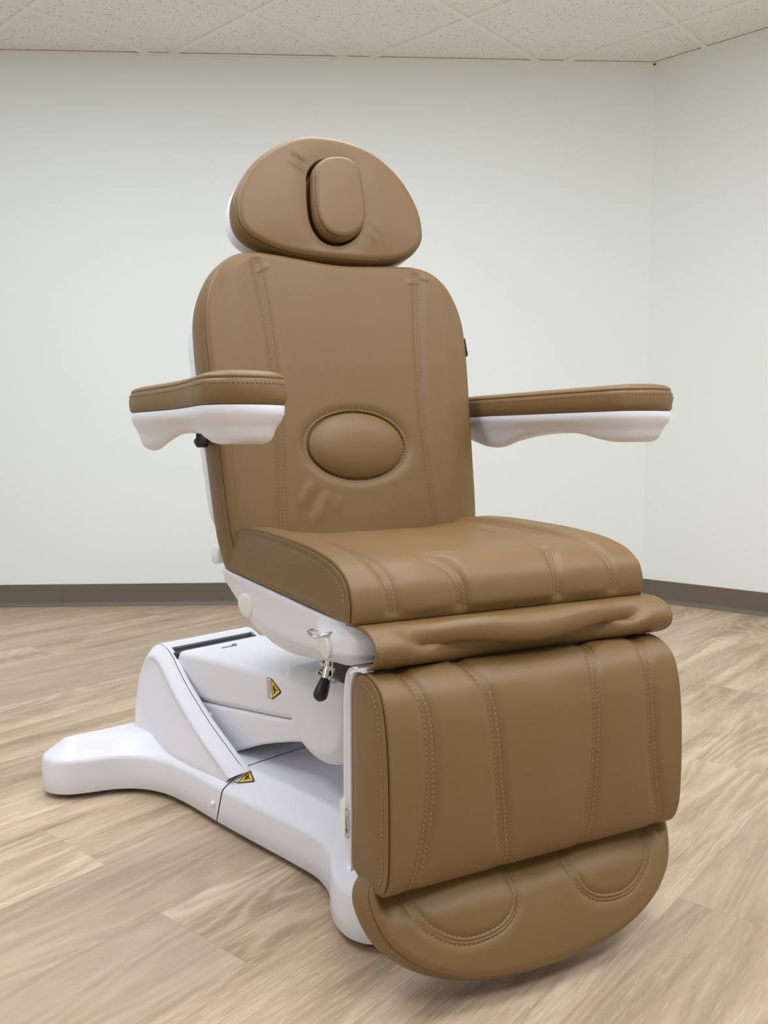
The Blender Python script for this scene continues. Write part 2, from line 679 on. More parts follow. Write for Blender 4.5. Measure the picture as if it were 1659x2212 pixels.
def FT(a, b, c):
    a, b, c = np.broadcast_arrays(*map(lambda x: np.asarray(x, float), (a, b, c)))
    return U(a, .175+b*FTt[0]+c*FTn[0], .165+b*FTt[1]+c*FTn[1])


root = bpy.data.objects.new('treatment_chair', None)
COL.objects.link(root)
root.location = OB.tolist()
root.empty_display_size = .2
root['label'] = 'brown leatherette power treatment chair on white splayed base, on wood plank floor'
root['category'] = 'chair'

# ------------------------------------------------------------------ cushion builders


def smooth_step(x, a, b):
    t = np.clip((x-a)/(b-a), 0, 1)
    return t*t*(3-2*t)


def seam_disp(P, C, amp=.0035, sig=.011):
    """soft valley with a crease in the middle and two stitch lines beside it"""
    d = curve_dist(P, C)
    g = -amp*np.exp(-(np.maximum(d-.0045, 0)/(sig*.75))**2)+.0009*np.exp(-(d/.0036)**2)-.0022*np.exp(-(d/.0010)**2)-.0014*np.exp(-((d-.0052)/.0013)**2)
    return g


def seam_rows(C, off):
    T = np.gradient(C, axis=0); T /= np.linalg.norm(T, axis=1)[:, None]
    N = np.stack([T[:, 1], -T[:, 0]], 1)
    return C+N*off


def wrinkle(P, a, b, wd, amp):
    a, b = np.array(a), np.array(b)
    t = (b-a); L = np.linalg.norm(t); t = t/L
    n = np.array([-t[1], t[0]])
    s = (P-a)@t/L; d = (P-a)@n
    return amp*np.exp(-(d/wd)**2)*np.exp(-((s-.5)/.36)**4)


def panel_cushion(name, frame, outline, depth, disp, parent, M_=560, K=110, crown=.014, crown_p=3.0, rr=.007,
                  centre=None, bulge=.003, back_in=.015, side_stitch=.011, mat=None):
    """front panel + boxing + back over a 2D outline; returns (object, surface function)"""
    C = cat(outline, M_, True)
    N = normals2(C)
    c0 = C.mean(0) if centre is None else np.array(centre)
    tt = 1-(1-np.linspace(0.004, 1, K))**1.0
    rings = []
    Rr = np.linalg.norm(C-c0, axis=1)

    def surf(P, t, dist):
        h = crown*(1-np.clip(t, 0, 1)**crown_p)
        e = np.clip(1-dist/(rr*2.2), 0, 1)
        h = h-rr*e**2.2
        return h+(disp(P)*smooth_step(dist, .004, .02) if disp else 0)
    for t in tt:
        P = c0+(C-c0)*t
        dist = (1-t)*Rr*.85
        rings.append(frame(P[:, 0], P[:, 1], surf(P, np.full(len(P), t), dist)))
    # seam notch, boxing, back
    for e, wz in ((.0002, -rr-.0003), (-.0030, -rr-.0007), (-.0065, -rr-.0010), (-.0068, -rr-.0034), (-.0032, -rr-.0040), (.0008, -rr-.0043), (.0019, -rr-.0052), (.0022, -rr-.007)):
        P = C+N*e
        rings.append(frame(P[:, 0], P[:, 1], np.full(M_, wz)))
    for s in np.linspace(.06, .93, 16):
        wz = -rr-.006-(depth-rr-.006)*s
        e = .0022+bulge*math.sin(math.pi*s)
        if abs(s-.12) < .03:
            e -= .0008
        P = C+N*e
        rings.append(frame(P[:, 0], P[:, 1], np.full(M_, wz)))
    for e, wz in ((0, -depth+.004), (-.004, -depth), (-back_in, -depth)):
        P = C+N*e
        rings.append(frame(P[:, 0], P[:, 1], np.full(M_, wz)))
    mb = MB()
    rings_solid(mb, rings)
    o = mb.build(name, mat or LEATHER, parent)
    smb = MB()
    # boxing stitch line
    if side_stitch:
        ssx = (side_stitch-.006)/(depth-rr-.006)
        P = C+N*(.0021+bulge*math.sin(math.pi*ssx))
        pts = frame(P[:, 0], P[:, 1], np.full(M_, -rr-side_stitch))
        ex = frame(P[:, 0]+N[:, 0], P[:, 1]+N[:, 1], np.full(M_, -rr-side_stitch))-pts
        stitches(smb, np.vstack([pts, pts[:1]]), np.vstack([ex, ex[:1]]), ht=.0004)

    def on(P):
        """points on the front surface for 2D points"""
        d = curve_dist(P, np.vstack([C, C[:1]]))
        # radial parameter
        v = P-c0
        ang = np.arctan2(v[:, 1], v[:, 0])
        oa = np.arctan2(C[:, 1]-c0[1], C[:, 0]-c0[0])
        od = np.argsort(oa)
        R = np.interp(ang, oa[od], Rr[od], period=2*np.pi)
        t = np.linalg.norm(v, axis=1)/R
        return surf(P, t, (1-t)*R*.85), t

    def stitch_curve(Q):
        c, t = on(Q)
        k = t < .985
        Q, c = Q[k], c[k]
        if len(Q) < 3:
            return
        pts = frame(Q[:, 0], Q[:, 1], c+.0002)
        nr = frame(Q[:, 0], Q[:, 1], c+1)-pts
        stitches(smb, pts, nr)
    return o, smb, stitch_curve, C


def side_cushion(name, profile, W, disp, parent, M_=220, NP=300, r=.013, wmod=None, extra=None):
    """profile (v,z) closed, swept over u in [-W,W] with rounded piped ends"""
    C = cat(profile, NP, True)
    N = normals2(C)
    cen = C.mean(0)
    us = np.linspace(-(W-r), W-r, M_)
    st = []
    ph = np.linspace(np.pi/2, 0, 27)[:-1]
    for p in ph:       # left end from cap to body
        u = -(W-r)-r*math.sin(p)
        ins = r*(1-math.cos(p))
        st.append((u, ins, p))
    for u in us:
        st.append((u, 0, 0))
    for p in ph[::-1]:
        st.append((W-r+r*math.sin(p), r*(1-math.cos(p)), p))
    rings = []
    for (u, ins, p) in st:
        notch = .0052*math.exp(-((p-.75)/.10)**2) if p else 0
        ridge = -.0016*math.exp(-((p-1.12)/.2)**2)-.0008*math.exp(-((p-.4)/.2)**2) if p else 0
        P = C-N*(ins+notch+ridge)
        uu = np.full(NP, u)
        if disp is not None:
            d = disp(C, uu)
            P = P+N*d[:, None]
        if extra is not None:
            uu, P = extra(uu, P)
        rings.append(U(uu, P[:, 0], P[:, 1]))
    # caps : shrink towards centre with slight bulge
    capL, capR = [], []
    for k, s in enumerate(np.linspace(1, .04, 14)[1:]):
        P = cen+(C-N*r-cen)*s
        bl = .007*(1-s**2.5)-.0008*math.exp(-((s-.93)/.02)**2)
        for lst, sg in ((capL, -1), (capR, 1)):
            uu = np.full(NP, sg*(W+bl)); PP = P
            if extra is not None:
                uu, PP = extra(uu, PP)
            lst.append(U(uu, PP[:, 0], PP[:, 1]))
    allr = capL[::-1]+rings+capR
    mb = MB()
    rings_solid(mb, allr)
    o = mb.build(name, LEATHER, parent)
    smb = MB()

    def edge_stitch(s0, s1, inset=.0085):
        L = np.linspace(s0, s1, 200)
        idx = L*NP
        P = np.stack([np.interp(idx, np.arange(NP+1), np.append((C-N*(r+inset*.55))[:, k], (C-N*(r+inset*.55))[0, k])) for k in (0, 1)], 1)
        for sg in (-1, 1):
            uu = np.full(len(P), sg*(W+.0012)); PP = P
            if extra is not None:
                uu, PP = extra(uu, PP)
            pts = U(uu, PP[:, 0], PP[:, 1])
            stitches(smb, pts, np.tile(LU*sg, (len(P), 1)))

    def surf_stitch(uq, sq):
        """row given by (u, arc index 0..1) arrays"""
        idx = np.asarray(sq)*NP
        Cc = np.vstack([C, C[:1]]); Nn = np.vstack([N, N[:1]])
        P = np.stack([np.interp(idx, np.arange(NP+1), Cc[:, k]) for k in (0, 1)], 1)
        n2 = np.stack([np.interp(idx, np.arange(NP+1), Nn[:, k]) for k in (0, 1)], 1)
        if disp is not None:
            P = P+n2*(disp(P, np.asarray(uq))[:, None]+.0002)
        pts = U(np.asarray(uq), P[:, 0], P[:, 1])
        stitches(smb, pts, n2[:, :1]*FV+n2[:, 1:]*ZZ)
    return o, smb, edge_stitch, surf_stitch, C, N


def arc_of(C, v, z):
    """arc position 0..1 on closed resampled profile nearest a point"""
    return np.argmin(np.hypot(C[:, 0]-v, C[:, 1]-z))/len(C)


# ------------------------------------------------------------------ backrest
half = [(0, -.095), (.12, -.095), (.225, -.092), (.252, -.07), (.264, -.03), (.271, .03), (.276, .12), (.280, .20), (.284, .28),
        (.287, .36), (.284, .43), (.271, .475), (.249, .512), (.218, .535), (.183, .5435), (.14, .543), (.09, .539), (.03, .534), (0, .533)]
back_out = mirror(half)
sL = cat([(-.172, -.09), (-.169, .0), (-.162, .12), (-.159, .22), (-.161, .32), (-.169, .44), (-.183, .543)], 160)
sR = sL*[-1, 1]
th = np.linspace(0, 2*np.pi, 181)
ELC = np.array([.002, .157])
ell = lambda ra, rb: np.stack([ELC[0]+ra*np.cos(th), ELC[1]+rb*np.sin(th)], 1)


def back_disp(P):
    d = seam_disp(P, sL)+seam_disp(P, sR)
    # bolsters outside the seams stand proud and roll forward a little
    x = np.abs(P[:, 0])
    d += .007*np.exp(-((x-.222)/.035)**2)
    # ring round the lumbar pad
    q = np.sqrt(((P[:, 0]-ELC[0])/.109)**2+((P[:, 1]-ELC[1])/.0705)**2)
    dd = (q-1)*.085
    d += -.0045*np.exp(-(dd/.012)**2)-.006*(q < 1)
    d += -.0012*np.exp(-((dd-.0055)/.0014)**2)
    d += wrinkle(P, (-.100, .092), (-.136, .030), .0095, .0020)+wrinkle(P, (-.070, .072), (-.100, -.005), .010, .0023)
    d += wrinkle(P, (-.045, .060), (-.058, .020), .009, .0012)
    d += wrinkle(P, (-.086, .078), (-.118, .010), .0075, -.0018)
    d += wrinkle(P, (-.183, .50), (-.150, .520), .004, .0018)+wrinkle(P, (.185, .512), (.150, .505), .005, .0020)+wrinkle(P, (.185, .52), (.21, .515), .004, .0018)
    return d


bo, smb, sc, BC = panel_cushion('backrest_cushion', BK, back_out, .098, back_disp, root, M_=700, K=190, crown=.006, crown_p=3.5, rr=.005, centre=(0, .22), bulge=.004)
for s_ in (sL, sR):
    for o_ in (-.0048, .0048):
        sc(seam_rows(s_, o_))
sc(ell(.1150, .0765))
sew(bo, smb)
# lumbar pad, stitched into the back
mb = MB(); smb = MB()
rings = []
for t in np.linspace(.02, 1, 40):
    e = ell(.104*t, .0665*t)[:-1]
    h = -.008+.021*(1-t**2.6)**.8
    rings.append(BK(e[:, 0], e[:, 1], np.full(len(e), h+.012*(1-.2))))
e = ell(.1045, .067)[:-1]
rings.append(BK(e[:, 0], e[:, 1], np.full(len(e), -.006)))
rings_solid(mb, rings)
lp = mb.build('lumbar_pad', LEATHER, bo)
e = ell(.1015, .064)
stitches(smb, BK(e[:, 0], e[:, 1], np.full(len(e), .0036)), np.tile(BK(0, 0, 1)-BK(0, 0, 0), (len(e), 1)))
sew(lp, smb)
# woven tag at the right seam
mb = MB()
tv = []
for b_, aout in ((.355, .0050), (.359, .0066), (.373, .0050), (.386, .0040), (.395, .0034)):
    tv.append([BK(.2855, b_, -.0075), BK(.2868+aout, b_, -.0055), BK(.2868+aout, b_, -.0130), BK(.2855, b_, -.0145)])
rings_solid(mb, [np.array(r_) for r_ in tv])
for k in range(3):
    box(mb, BK(.2915+.0003*k, .389-.004*k, -.0054), (BK(1, 0, 0)-BK(0, 0, 0))*.0008, (BK(0, 1, 0)-BK(0, 0, 0))*.0010, (BK(0, 0, 1)-BK(0, 0, 0))*.0003, 1)
tg = mb.build('tag', FABRIC, bo, False, mats=[FABRIC, TAGW])
tg['label'] = 'small black woven tag in the right seam'
# white back shell
hs = [(0, .005), (.20, .005), (.245, .012), (.262, .035), (.272, .12), (.278, .22), (.283, .32), (.284, .40), (.272, .455), (.245, .492), (.20, .512), (.12, .514), (0, .51)]
C = cat(mirror(hs), 240, True); N = normals2(C)
rings = []
for e, c in ((-.012, -.094), (.000, -.0945), (.0035, -.098), (.0040, -.118), (.0025, -.140), (-.005, -.154), (-.025, -.163), (-.06, -.168), (-.11, -.170)):
    P = C+N*e
    rings.append(BK(P[:, 0], P[:, 1], np.full(240, c)))
mb = MB()
rings_solid(mb, rings)
bs = mb.build('backrest_shell', WHITE, root)
# hinge block low at the back
mb = MB()
for sg in (-1, 1):
    pr = cat([(-.555, .520), (-.535, .518), (-.515, .524), (-.512, .548), (-.524, .556), (-.546, .552), (-.558, .540)], 40, True)
    n_ = normals2(pr)
    rings = []
    for du, e in ((-.024, -.003), (-.022, 0), (.022, 0), (.024, -.003)):
        P = pr+n_*e
        rings.append(U(np.full(40, sg*.238+du), P[:, 0], P[:, 1]))
    mb = MB()
    rings_solid(mb, rings)
    mb.build('hinge_cover', WHITE, root)
mb = MB()
box(mb, U(0, -.47, .50), LU*.20, FV*.03, ZZ*.022)
mb.build('hinge_bracket', BLACK, root, False)

# ------------------------------------------------------------------ headrest
HEAD = [(-.206, .637), (-.203, .605), (-.188, .583), (-.148, .563), (-.099, .552), (-.05, .549), (0, .5485), (.05, .549), (.099, .553),
        (.148, .565), (.186, .586), (.204, .609), (.207, .637), (.203, .670), (.184, .715), (.154, .754), (.102, .791), (.05, .806), (0, .809),
        (-.05, .803), (-.102, .780), (-.154, .738), (-.184, .697), (-.201, .663)]
PIL = [(-.045, .69), (-.040, .722), (-.020, .746), (.006, .755), (.034, .7545), (.054, .740), (.0585, .712), (.0605, .665), (.058, .631), (.044, .606),
       (.020, .590), (-.003, .586), (-.026, .593), (-.042, .615), (-.047, .650)]
PC = cat(PIL, 160, True)
PCc = np.vstack([PC, PC[:1]])


def inside_poly(P, C):
    x, y = P[:, 0], P[:, 1]
    r = np.zeros(len(P), bool)
    for (x0, y0), (x1, y1) in zip(C, np.roll(C, -1, 0)):
        c = ((y0 > y) != (y1 > y)) & (x < (x1-x0)*(y-y0)/(y1-y0+1e-12)+x0)
        r ^= c
    return r


PSH = np.array([-.006, -.004])


def head_disp(P):
    d = curve_dist(P, PCc+PSH)
    s = np.where(inside_poly(P, PC+PSH), -d, d)
    g = -.034*(1-smooth_step(s, -.001, .010))-.006*np.exp(-(np.maximum(s, 0)/.030)**2)
    g += wrinkle(P, (-.052, .742), (-.085, .775), .007, .0017)+wrinkle(P, (-.056, .722), (-.102, .748), .007, .0021)
    g += wrinkle(P, (-.054, .732), (-.094, .762), .005, -.0018)
    g += wrinkle(P, (.070, .64), (.115, .60), .010, .0011)+wrinkle(P, (.066, .62), (.09, .585), .009, .0010)
    return g


ho, smb, sc, HC = panel_cushion('headrest_cushion', BK, HEAD, .052, head_disp, root, M_=620, K=170, crown=.011, crown_p=2.3, rr=.005, centre=(.006, .668), bulge=.003, side_stitch=.009)
sew(ho, smb)
po, smb, sc, _ = panel_cushion('head_pillow', lambda a, b, c: BK(a, b, np.asarray(c)+.024), PIL, .036, None, ho, M_=300, K=40, crown=.004, crown_p=2.5, rr=.003, centre=(.008, .67), bulge=.003, side_stitch=.008)
sew(po, smb)
C = cat(HEAD, 240, True); N = normals2(C)
rings = []
for e, c in ((-.012, -.044), (.002, -.0465), (.0045, -.052), (.0050, -.068), (.0015, -.082), (-.010, -.095), (-.040, -.104), (-.08, -.107)):
    P = C+N*e
    rings.append(BK(P[:, 0], P[:, 1], np.full(240, c)))
mb = MB()
rings_solid(mb, rings)
mb.build('headrest_shell', WHITE, root)
for a in (-.05, .05):
    mb = MB()
    tube(mb, [BK(a, .44, -.120), BK(a, .52, -.115), BK(a, .60, -.108), BK(a, .66, -.098)], .008, 12)
    mb.build('headrest_bar', CHROME, root)

# ------------------------------------------------------------------ seat cushion
SEATP = [(-.455, .519), (-.456, .545), (-.445, .570), (-.420, .588), (-.375, .603), (-.300, .611), (-.155, .612), (-.036, .608), (.035, .600), (.080, .587),
         (.103, .570), (.112, .548), (.113, .530), (.109, .517), (.08, .516), (0, .516), (-.2, .516), (-.4, .516)]


def seat_curve_s(C_, lst):
    return lst


_SC = cat(SEATP, 420, True)


def seat_disp(P, u):
    """P points of the profile, u lateral: displacement along the profile normal"""
    v, z = P[:, 0], P[:, 1]
    top = smooth_step(z, .520, .535)
    au = np.abs(u)
    # centre dished between the bolsters
    dish = -.017*smooth_step(-v, -.10, .10)*(1-.45*smooth_step(au, .10, .20)-.55*smooth_step(au, .196, .222))
    front = smooth_step(v, .0, .10)
    d = dish*smooth_step(z, .555, .59)
    # arc coordinate: v on top, then runs down the front
    s = np.where(z > .575, v, .10+(.575-z))
    Q = np.stack([u, s], 1)
    g = 0
    for cv, f0, f1 in ((SEAT_SEAMS[0], -.32, -.02), (SEAT_SEAMS[1], -.2, -.1)):
        g = g+(seam_disp(Q, cv, .0034, .010)+seam_disp(Q*[-1, 1], cv, .0034, .010))*(.6+.4*smooth_step(v, f0, f1))*smooth_step(v, -.36, -.28)
    # raised tongue between the inner seams
    w_in = np.interp(s, [-1, .035, .05, .075, .2], [.0, .0, .112, .092, .084])
    g = g+.0055*smooth_step(w_in-au, -.002, .02)*smooth_step(s, .03, .06)
    g = g+.004*np.exp(-((au-.142)/.035)**2)*front
    g = g+.0015*np.sin(u*60+v*25)*np.exp(-((v+.2)/.12)**2)*(au < .15)
    return (d+g)*top


SEAT_SEAMS = [
    cat([(.200, -.36), (.203, -.25), (.203, -.12), (.202, -.02), (.201, .04), (.199, .10), (.197, .13), (.195, .17)], 60),
    cat([(.06, .036), (.100, .037), (.113, .044), (.112, .056), (.102, .072), (.092, .090), (.086, .115), (.084, .17)], 60),
]
so, smb, es, ss, SCv, SN = side_cushion('seat_cushion', SEATP, .262, seat_disp, root, M_=330, NP=420, r=.010)
a0, a1 = arc_of(SCv, -.43, .58), arc_of(SCv, .110, .517)
es(a0, a1)


def seat_arc(s):
    """arc value for seam coordinate s (v on the top, then down the front)"""
    out = []
    for x in s:
        if x < .1:
            m_ = SCv[:, 1] > .57
            k = np.where(m_)[0]
            out.append(k[np.argmin(np.abs(SCv[k, 0]-x))])
        else:
            zz = .575-(x-.10)
            k = np.where(SCv[:, 0] > .09)[0]
            out.append(k[np.argmin(np.abs(SCv[k, 1]-zz))])
    return np.array(out)/len(SCv)


for cv, lo in ((SEAT_SEAMS[0], .03), (SEAT_SEAMS[1], .05)):
    for off in (-.0048, .0048):
        Q = seam_rows(cv, off)
        Q = Q[(Q[:, 1] > lo) & (Q[:, 1] < .155)]
        Q = cat(Q, 40) if len(Q) > 3 else Q
        for sg in (-1, 1):
            A_ = seat_arc(Q[:, 1])
            A_ = np.convolve(np.pad(A_, 3, mode='edge'), np.ones(7)/7, 'valid')
            ss(Q[:, 0]*sg, A_)
sew(so, smb)

# ------------------------------------------------------------------ seat shell (white pan)
plan = []
W2 = .262
outl = mirror([(0, .106), (.12, .106), (.195, .104), (.236, .090), (.256, .055), (.263, .0), (.263, -.12), (.263, -.30), (.262, -.44), (.256, -.495), (.235, -.512), (.12, -.515), (0, -.515)])
C = cat(outl, 300, True); N = normals2(C)
zb_ = lambda v: np.interp(v, [-.52, -.50, -.43, -.36, -.28, -.2, -.12, 0, .10, .14], [.492, .476, .436, .410, .400, .402, .414, .434, .444, .448])
zs_ = lambda v: np.interp(v, [-.52, -.43, -.35, -.25, -.1, 0, .08, .14], [.505, .482, .458, .447, .452, .462, .470, .474])
rings = []
P = C-N*.02
rings.append(U(P[:, 0], P[:, 1], np.full(300, .513)))
for e, z in ((-.002, .5165), (0, .5155), (.001, .513)):
    P = C+N*e
    rings.append(U(P[:, 0], P[:, 1], np.full(300, z)))
zs = zs_(C[:, 1]); zb = zb_(C[:, 1])
for t in np.linspace(.1, 1, 8):
    P = C+N*(.001-.003*t+.012*smooth_step(C[:, 1], -.015, .035)*smooth_step(t, 0, .5)*(np.abs(C[:, 0]) > .18))[:, None]
    rings.append(U(P[:, 0], P[:, 1], .513+(zs-.513)*t))
for t, e in ((.12, -.006), (.35, -.013), (.6, -.020), (.82, -.030), (.95, -.042), (1.0, -.060), (1.0, -.09)):
    P = C+N*(e+.012*(1-t)*smooth_step(C[:, 1], -.015, .035)*(np.abs(C[:, 0]) > .18))[:, None]
    rings.append(U(P[:, 0], P[:, 1], zs+(zb-zs)*t))
mb = MB()
rings_solid(mb, rings)
sh = mb.build('seat_shell', WHITE, root)
# slot-shaped recess marks and caps
mb = MB()


def disc(mb, c, n, x, rx, ry, h, seg=40, mi=0, dome=.0006):
    n = n/np.linalg.norm(n); x = x-(x@n)*n; x /= np.linalg.norm(x); y = np.cross(n, x)
    a = np.linspace(0, 2*np.pi, seg, endpoint=False)
    ca, sa = np.cos(a)[:, None], np.sin(a)[:, None]
    rings = [c+(ca*rx*k*x+sa*ry*k*y)+n*z for k, z in ((1, -.003), (1, h*.6), (.965, h*.9), (.9, h), (.5, h+dome), (.05, h+dome))]
    rings_solid(mb, rings, mi=mi)


disc(mb, U(-.2625, -.322, .472), -LU+.28*FV-.12*ZZ, FV, .0225, .0225, .0075)
mb.build('round_cap', WHITE2, sh)
mb = MB()
disc(mb, U(-.2700, .051, .477), -LU+.25*FV-.12*ZZ, ZZ, .0165, .0095, .004)
mb.build('oval_cap', WHITE2, sh)
mb = MB()
loop = cat([U(-.258, .020, .497), U(-.281, .018, .495), U(-.286, .023, .4945), U(-.288, .046, .4935), U(-.285, .052, .493), U(-.279, .054, .495), U(-.260, .056, .498)], 40)
tube(mb, loop, .0024, 12)
mb.build('strap_ring', CHROME, sh)
# ------------------------------------------------------------------ apron flap between seat and leg rest
sec = cat([(.060, .512), (.104, .5165), (.138, .5155), (.158, .507), (.168, .493), (.165, .478), (.152, .467), (.132, .4595), (.095, .456)], 60)
sn = normals2(sec, False)
if sn[30] @ np.array([1, 0]) < 0:
    sn = -sn
us = np.linspace(-.250, .268, 130)
tq = np.linspace(0, 1, 60)
outer = []
for u in us:
    x = (u-.012)/.222
    tvx = .34+.42*(1-np.clip(abs(x), 0, 1)**1.8) if abs(x) < 1 else .34
    amp = .034*smooth_step(1-abs(x), -.06, .35)
    g = -amp*np.exp(-((tq-tvx-.05)/.12)**2)
    g += .017*np.exp(-((tq-(tvx-.24))/.13)**2)*smooth_step(1-abs(x), 0, .5)
    g += -.007*np.exp(-((tq-.70)/.2)**2)*smooth_step(1-abs(x), .4, .9)
    g += .0035*np.exp(-((u+.215)/.02)**2)*np.exp(-((tq-.55)/.12)**2)-.003*np.exp(-((u+.185)/.014)**2)*np.exp(-((tq-.5)/.15)**2)
    g *= smooth_step(tq, .34, .50)*(1-smooth_step(tq, .62, .84))
    skew = .0*u
    P = sec+sn*g[:, None]
    outer.append(U(np.full(60, u), P[:, 0]+skew, P[:, 1]))
outer = np.array(outer)
inner = outer.copy()
nw = np.stack([sn[:, :1]*FV+sn[:, 1:]*ZZ]*len(us))
inner = outer-nw*.0035
Vo = outer.reshape(-1, 3); Vi = inner.reshape(-1, 3)
K_, M_2 = len(us), 60
mb = MB()
F = ring_faces(K_, M_2, False)
nV = K_*M_2
F2 = [[f[3]+nV, f[2]+nV, f[1]+nV, f[0]+nV] for f in F]
bd = [(j, j+1, nV+j+1, nV+j) for j in range(M_2-1)]+[((K_-1)*M_2+j, (K_-1)*M_2+j+1, nV+(K_-1)*M_2+j+1, nV+(K_-1)*M_2+j) for j in range(M_2-1)]
bd += [(i*M_2, (i+1)*M_2, nV+(i+1)*M_2, nV+i*M_2) for i in range(K_-1)]+[(i*M_2+M_2-1, (i+1)*M_2+M_2-1, nV+(i+1)*M_2+M_2-1, nV+i*M_2+M_2-1) for i in range(K_-1)]
mb.add(np.vstack([Vo, Vi]), F+F2+bd)
fo = mb.build('knee_apron', LEATHER, root)
smb = MB()
for k in (2, K_-3):
    stitches(smb, outer[k, 8:56], nw[k, 8:56])
sew(fo, smb)

# ------------------------------------------------------------------ leg rest
LEGP = [(.097, .178), (.112, .168), (.140, .164), (.172, .166), (.196, .178), (.208, .202), (.2115, .250), (.211, .310), (.208, .360), (.201, .405), (.188, .438),
        (.165, .455), (.135, .459), (.110, .449), (.099, .432), (.097, .36), (.097, .25)]
LW = .255
LEG_SEAMS = [
    cat([(.200, .55), (.206, .48), (.198, .445), (.192, .41), (.191, .36), (.192, .31), (.198, .26), (.207, .215), (.213, .18), (.216, .13)], 60),
    cat([(.112, .55), (.108, .48), (.098, .445), (.092, .42), (.087, .36), (.083, .30), (.077, .24), (.072, .19), (.070, .13)], 60),
]


def leg_disp(P, u):
    v, z = P[:, 0], P[:, 1]
    fr = smooth_step(v, .105, .125)
    s = np.where(v > .19, z, np.where(z > .3, .44+(.188-v)*.9+np.maximum(0, z-.44)*.3, .18-(.196-v)))
    Q = np.stack([np.abs(u), s], 1)
    g = 0
    for cv in LEG_SEAMS:
        g = g+seam_disp(Q, cv, .0036, .010)
    au = np.abs(u)
    g = g*(.35+.65*smooth_step(z, .17, .23))
    g = g+(.004*(1-smooth_step(au, .0, .075))+.003*np.exp(-((au-.14)/.035)**2))*smooth_step(z, .18, .26)*(1-smooth_step(z, .40, .45))
    return g*fr


lo, smb, es, ss, LC, LN = side_cushion('legrest_cushion', LEGP, LW, leg_disp, root, M_=330, NP=360, r=.010)
aa, bb = arc_of(LC, .16, .166), arc_of(LC, .115, .452)
es(aa, bb)


def leg_arc(s):
    out = []
    for x in s:
        if x > .44:
            vv = .188-(x-.44)/.95
            k = np.where(LC[:, 1] > .435)[0]
            out.append(k[np.argmin(np.abs(LC[k, 0]-vv))])
        elif x < .18:
            vv = .196-(.18-x)
            k = np.where(LC[:, 1] < .182)[0]
            out.append(k[np.argmin(np.abs(LC[k, 0]-vv))])
        else:
            k = np.where(LC[:, 0] > .187)[0]
            out.append(k[np.argmin(np.abs(LC[k, 1]-x))])
    return np.array(out)/len(LC)


for cv in LEG_SEAMS:
    for off in (-.0048, .0048):
        Q = seam_rows(cv, off)
        Q = Q[(Q[:, 1] > .165) & (Q[:, 1] < .51)]
        Q = cat(Q, 80)
        A_ = leg_arc(Q[:, 1])
        A_ = np.convolve(np.pad(A_, 3, mode='edge'), np.ones(7)/7, 'valid')
        for sg in (-1, 1):
            ss(Q[:, 0]*sg, A_)
sew(lo, smb)
# white leg shell
lp_ = cat([(.098, .168), (.1005, .20), (.1005, .36), (.1005, .430), (.1065, .4440), (.114, .4525), (.117, .4590), (.108, .4605), (.097, .4560), (.0865, .444), (.080, .415), (.078, .33), (.077, .25), (.081, .19), (.088, .168)], 150, True)
ln_ = normals2(lp_)
rings = []
for du, e in ((-LW+.004, -.004), (-LW-.000, -.0015), (-LW-.0015, 0), (LW+.0015, 0), (LW, -.0015), (LW-.004, -.004)):
    P = lp_+ln_*e
    rings.append(U(np.full(150, du), P[:, 0], P[:, 1]))
mb = MB()
rings_solid(mb, rings)
lipc = cat([(.100, .4500), (.110, .4560), (.122, .4605), (.132, .4625), (.141, .4630)], 30)
lipn = normals2(lipc, False)
if lipn[15][1] < 0:
    lipn = -lipn
lips = np.vstack([lipc+lipn*.0015, (lipc-lipn*.0030)[::-1]])
for sg in (-1, 1):
    rings_solid(mb, [U(np.full(60, sg*a), lips[:, 0], lips[:, 1]) for a in (.2400, .2550, .2565)])
ls = mb.build('legrest_shell', WHITE, root)
edge_split(ls, 50)
# pinch guard symbol plate and rocker on the shell edge
uL = -LW-.0016
mb = MB()
c0 = (.0890, .2335)
rp = []
for k in range(40):
    a = 2*math.pi*k/40
    sx, sz = math.cos(a), math.sin(a)
    rp.append((c0[0]+.0062*math.copysign(abs(sx)**.45, sx), c0[1]+.0205*math.copysign(abs(sz)**.30, sz)))
rp = np.array(rp)
rin = np.array(c0)+(rp-np.array(c0))*[.80, .945]
V = np.vstack([U(np.full(40, uL-.0002), rp[:, 0], rp[:, 1]), U(np.full(40, uL-.0002), rin[:, 0], rin[:, 1])])
mb.add(V, ring_faces(2, 40), 0)
tube(mb, U(np.full(6, uL-.0003), np.array([.0905, .0888, .0872, .0868, .0872, .0880]), np.array([.2440, .2430, .2400, .2350, .2300, .2270])), .0004, 6)
tube(mb, U(np.full(2, uL-.0003), np.array([.0868, .0876]), np.array([.2255, .2215])), .0009, 6)
tube(mb, U(np.full(2, uL-.0003), np.array([.0880, .0890]), np.array([.2215, .2195])), .0006, 6)
mb.build('switch_symbol', INK, ls, False)
mb = MB()
sp = cat([(.0785, .268), (.072, .264), (.066, .255), (.064, .244), (.063, .222), (.067, .212), (.0785, .208)], 40, True)
sn2 = normals2(sp)
rings_solid(mb, [U(np.full(40, -LW+du), (sp+sn2*e)[:, 0], (sp+sn2*e)[:, 1]) for du, e in ((-.002, -.001), (-.001, 0), (.022, 0), (.024, -.001))])
for (zc, tz) in ((.249, .0075), (.232, .0105)):
    box(mb, U(-LW+.010, .0605, zc), LU*.008, FV*.0045+ZZ*(.0015 if zc > .24 else -.001), ZZ*tz)
rk = mb.build('rocker_switch', WHITE2, ls, False)

